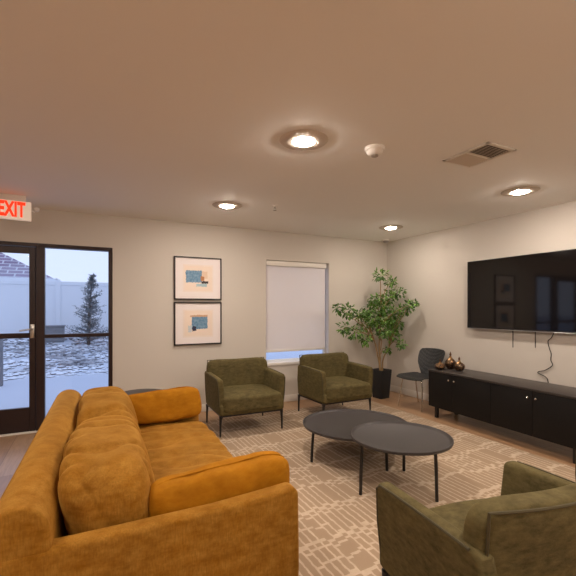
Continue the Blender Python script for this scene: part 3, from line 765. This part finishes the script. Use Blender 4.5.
# crown lobes: (world x, world z, depth offset y, radius, leaf count); x and z measured on a plane near y = 5.0
CAMZ, F, HY = 1.44, 395.0, 308.0
cs, cc = math.sin(R(26.8)), math.cos(R(26.8))
def at_y(px, py, Y):
    u = (px - 288) / F; dx, dy = cs + u * cc, cc - u * cs; k = Y / dy
    return Vector((dx * k, Y, CAMZ + (HY - py) / F * k))
lobes = [(380.5, 276, 5.0, .11), (391, 282, 4.98, .09), (397, 293, 4.95, .12), (374.5, 300, 5.05, .11), (383, 305, 5.0, .19), (339, 309, 5.0, .09),
         (348, 311, 4.95, .12), (358, 314, 5.0, .09), (344, 328, 4.98, .09), (354, 333, 4.92, .12), (365, 339, 4.9, .10), (375, 319, 4.95, .19),
         (389, 317, 5.02, .19), (402, 310, 4.80, .10), (409, 306, 4.66, .08), (415, 303, 4.58, .05), (393, 334, 4.92, .14), (401, 345, 4.78, .07),
         (384, 329, 4.9, .16), (387, 350, 4.95, .05), (366, 325, 5.05, .13), (370, 311, 5.1, .12), (397, 325, 5.05, .12), (388, 297, 5.08, .12)]
base = Vector((4.20, 5.00, 0.0))
LP = [(at_y(a, b, c) - base, r) for a, b, c, r in lobes]
stem = bmesh.new()
fork = Vector((-0.02, 0, 0.66))
def limb(bm, a, b, r0, r1, sag=0.06):
    m1 = a.lerp(b, 0.35) + Vector((0, 0, sag)); m2 = a.lerp(b, 0.7) + Vector((0, 0, sag * 0.7))
    tube(bm, spline([a, m1, m2, b], 4), [r0 + (r1 - r0) * i / 12 for i in range(13)], 7)
tube(stem, spline([(0.0, 0, 0.40), (-0.015, 0.01, 0.52), fork, (-0.035, 0, 0.85), (0.01, 0.02, 1.10), (0.0, 0.0, 1.5), (-0.01, 0, 1.95)], 5), [0.022 - 0.0006 * i for i in range(31)], 9)
tube(stem, spline([(-0.03, -0.02, 0.40), (-0.06, -0.02, 0.6), (-0.14, -0.02, 0.9), (-0.25, -0.03, 1.15)], 5), [0.014 - 0.0005 * i for i in range(16)], 8)
tube(stem, spline([(0.02, -0.01, 0.42), (0.05, 0, 0.62), (0.16, -0.02, 0.82), (0.24, -0.04, 1.05)], 5), [0.014 - 0.0005 * i for i in range(16)], 8)
for p, r in LP:
    src = Vector((0, 0, min(max(0.7, p.z - 0.35), 1.5)))
    if p.x < -0.2: src = Vector((-0.16, -0.02, 0.92))
    elif p.x > 0.15: src = Vector((0.15, -0.02, 0.82)) if p.z < 1.5 else src
    limb(stem, src, p, 0.008, 0.003)
finish(stem, 'trunk', M['trunk'], t)
lv = bmesh.new(); rnd = random.Random(11)
def leaf(bm, p, d, n, ln, wd):
    d = d.normalized(); s = d.cross(n).normalized(); n = s.cross(d)
    pts = [p, p + d * ln * .35 + s * wd * .5 - n * 0.006, p + d * ln * .75 + s * wd * .32 - n * 0.010, p + d * ln - n * 0.018,
           p + d * ln * .75 - s * wd * .32 - n * 0.010, p + d * ln * .35 - s * wd * .5 - n * 0.006, p + d * ln * .5 + n * 0.004]
    v = [bm.verts.new(q) for q in pts]
    for i, j in ((0, 1), (1, 2), (2, 3), (3, 4), (4, 5), (5, 0)): bm.faces.new((v[i], v[j], v[6]))
for p, r in LP:
    cnt = int(22 + 3600 * r * r)
    for _ in range(cnt):
        q = Vector((rnd.gauss(0, 1), rnd.gauss(0, 1), rnd.gauss(0, 1))); q = q.normalized() * r * (rnd.random() ** 0.45)
        q.z *= 0.85; pos = p + q
        if pos.y > 0.36: pos.y = 0.36 - rnd.random() * 0.1
        if pos.x > 0.44 and pos.x + 4.2 > XR - 0.06: pos.x = 0.42 - rnd.random() * 0.05
        d = (q.normalized() + Vector((rnd.uniform(-.8, .8), rnd.uniform(-.8, .8), rnd.uniform(-.9, .4)))).normalized()
        n = Vector((rnd.uniform(-.6, .6), rnd.uniform(-.6, .6), 1))
        leaf(lv, pos, d, n, rnd.uniform(.046, .080), rnd.uniform(.026, .042))
finish(lv, 'foliage', M['leaf'], t, smooth=False)

# ------------------------------------------------------------------ outdoors
GY = YB + T
bm = bmesh.new(); gx0, gx1 = -40, 25
ys = [(GY, -0.03), (9.3, -0.05), (10.2, 0.02), (13.6, 0.43), (16, 0.45), (80, 0.6)]
vv = [[bm.verts.new((x, y, z)) for y, z in ys] for x in (gx0, -8, -4, 0, 4, gx1)]
for i in range(len(vv) - 1):
    for j in range(len(ys) - 1): bm.faces.new((vv[i][j], vv[i + 1][j], vv[i + 1][j + 1], vv[i][j + 1]))
struct(finish(bm, 'snow_ground', M['snow']))
bm = bmesh.new(); rr = random.Random(5)
for i in range(3600):
    y = 9.7 + 4.5 * rr.random() ** 1.1; x = rr.uniform(-5.5, 2.6)
    if math.hypot(x - 0.0, y - 13.0) < 0.15 or (abs(x + 0.97) < 0.55 and abs(y - 13.7) < 0.35): continue
    z = -0.05 + max(0, (y - 9.8)) / 3.8 * 0.46
    s = rr.uniform(0.03, 0.085)
    b_ = bmesh.new(); bmesh.ops.create_icosphere(b_, subdivisions=1, radius=s)
    for v in b_.verts: v.co = Vector((v.co.x * 1.25, v.co.y, v.co.z * 0.7)) * (1 + 0.3 * noise.noise(v.co * 9 + Vector((i, 0, 0))))
    b_.transform(Matrix.Translation((x, y, z + s * .25)) @ Matrix.Rotation(rr.uniform(0, 6), 4, 'Z')); join(bm, b_)
tag(finish(bm, 'rocks', M['rock'], smooth=False), 'bank of snow-dusted grey rocks in front of the white fence', 'rocks', kind='stuff')
FYc = 14.6
fn = thing('fence', 'white vinyl privacy fence behind the rock bank outside', 'fence', (0.4, FYc, 0.43))
finish(bx(-9, 7, -0.02, 0.02, 0.05, 1.80), 'fence_panel', M['vinyl'], fn, smooth=False)
bm = bmesh.new(); box(bm, -9, 7, -0.04, 0.04, 1.74, 1.86, 0.006, 1); finish(bm, 'top_rail', M['vinyl'], fn)
bm = bmesh.new(); box(bm, -9, 7, -0.04, 0.04, 0.03, 0.14, 0.006, 1); finish(bm, 'bottom_rail', M['vinyl'], fn)
for i in range(7): finish(bx(-9 + 2.44 * i + .35, -9 + 2.44 * i + .48, -0.065, 0.065, 0, 1.92, bev=0.008, seg=1), 'post', M['vinyl'], fn)

tr = thing('conifer', 'sparse young evergreen in front of the fence outside', 'tree', (0.0, 13.0, 0.36))
bm = bmesh.new(); tube(bm, [(0, 0, 0), (0.02, 0, 0.8), (0.06, 0, 1.5), (0.10, 0, 2.0)], [0.05, 0.04, 0.02, 0.006], 8); finish(bm, 'trunk', M['conifer_trunk'], tr)
bm = bmesh.new(); rr = random.Random(3)
for i in range(300):
    hz = rr.random() ** 1.15; z = 0.08 + 1.95 * hz
    rad = (0.54 * (1 - hz) ** 0.75 + 0.05) * rr.uniform(0.4, 1.0) * (1 + 0.35 * math.sin(hz * 19)); an = rr.uniform(0, 6.283)
    tip = Vector((rad * math.cos(an) + 0.05 * z, rad * math.sin(an), z + rad * 0.35)); root = Vector((0.05 * z, 0, z))
    tube(bm, [root, tip], [0.008, 0.003], 4, cap=False)
    for q in range(7):
        f_ = 0.35 + 0.65 * q / 6; p = root.lerp(tip, f_)
        d = Vector((rr.uniform(-1, 1), rr.uniform(-1, 1), rr.uniform(-.3, 1))).normalized()
        leaf(bm, p, d, Vector((0.1, 0.2, 1)), rr.uniform(.06, .12), 0.022)
finish(bm, 'foliage', M['conifer'], tr, smooth=False)

bn = thing('utility_box', 'low grey slatted box against the fence outside', 'storage box', (-0.97, 13.7, 0.42))
finish(bx(-0.32, 0.32, -0.2, 0.2, 0, 0.46, bev=0.01, seg=1), 'body', M['grey_wood'], bn)
finish(bx(-0.35, 0.35, -0.23, 0.23, 0.46, 0.50, bev=0.008, seg=1), 'lid', M['grey_wood'], bn)
bm = bmesh.new()
for i in range(4): box(bm, -0.32, 0.32, -0.212, -0.2, 0.03 + i * 0.105, 0.12 + i * 0.105, 0.003, 1)
finish(bm, 'slats', M['grey_wood'], bn)
tag(finish(bx(-0.05, 0.05, -0.05, 0.05, 0, 0.95, bev=0.01, seg=1), 'post', M['grey_wood'], loc=(-1.51, 9.2, -0.05)), 'short dark grey post on the snow outside the door', 'post')

hs = thing('house', 'neighbouring house with purple-grey snow-dusted hip roof beyond the fence', 'house', (-8.0, 32.0, 0.55))
finish(bx(-9, 5.4, 0, 9, 0, 2.75), 'wall', M['siding'], hs, smooth=False)
bm = bmesh.new(); e = [(-9.6, -0.6, 2.85), (6.0, -0.6, 2.85), (6.0, 9.6, 2.85), (-9.6, 9.6, 2.85), (-4.6, 4.5, 5.9), (0.6, 4.5, 5.9)]
v = [bm.verts.new(p) for p in e]
for f_ in ((0, 1, 5, 4), (1, 2, 5), (2, 3, 4, 5), (3, 0, 4), (3, 2, 1, 0)): bm.faces.new([v[i] for i in f_])
finish(bm, 'roof', M['roof'], hs, smooth=False)
bm = bmesh.new(); box(bm, -9.7, 6.1, -0.7, -0.6, 2.60, 2.90); box(bm, 6.0, 6.1, -0.7, 9.7, 2.60, 2.90); finish(bm, 'fascia', M['vinyl'], hs, smooth=False)

# ------------------------------------------------------------------ world, camera, view
w = bpy.data.worlds.new('overcast'); sc.world = w; w.use_nodes = True; nt = w.node_tree
bg = nt.nodes['Background']
tc = nt.nodes.new('ShaderNodeTexCoord'); sp = nt.nodes.new('ShaderNodeSeparateXYZ'); nt.links.new(tc.outputs['Generated'], sp.inputs[0])
cr = nt.nodes.new('ShaderNodeValToRGB'); nt.links.new(sp.outputs['Z'], cr.inputs[0])
cr.color_ramp.elements[0].position = 0.0; cr.color_ramp.elements[0].color = (0.70, 0.77, 0.96, 1)
cr.color_ramp.elements[1].position = 0.6; cr.color_ramp.elements[1].color = (0.64, 0.73, 1.0, 1)
nt.links.new(cr.outputs[0], bg.inputs[0]); bg.inputs[1].default_value = 1.3

cam = bpy.data.cameras.new('camera'); co = bpy.data.objects.new('camera', cam); C.objects.link(co)
co.location = (0, 0, CAMZ); co.rotation_euler = (R(90), 0, R(-26.8))
cam.sensor_width = 36; cam.lens = F / 576 * 36; cam.shift_y = (HY - 288) / 576; cam.clip_start = 0.05; cam.clip_end = 200
sc.camera = co
vs = sc.view_settings
vs.view_transform = 'Standard'; vs.look = 'None'; vs.gamma = 1.0; vs.use_curve_mapping = False; vs.exposure = 0.0
try:
    sc.cycles.use_denoising = True; sc.cycles.denoiser = 'OPENIMAGEDENOISE'
    sc.cycles.max_bounces = 14; sc.cycles.diffuse_bounces = 10; sc.cycles.sample_clamp_indirect = 8.0
except Exception: pass
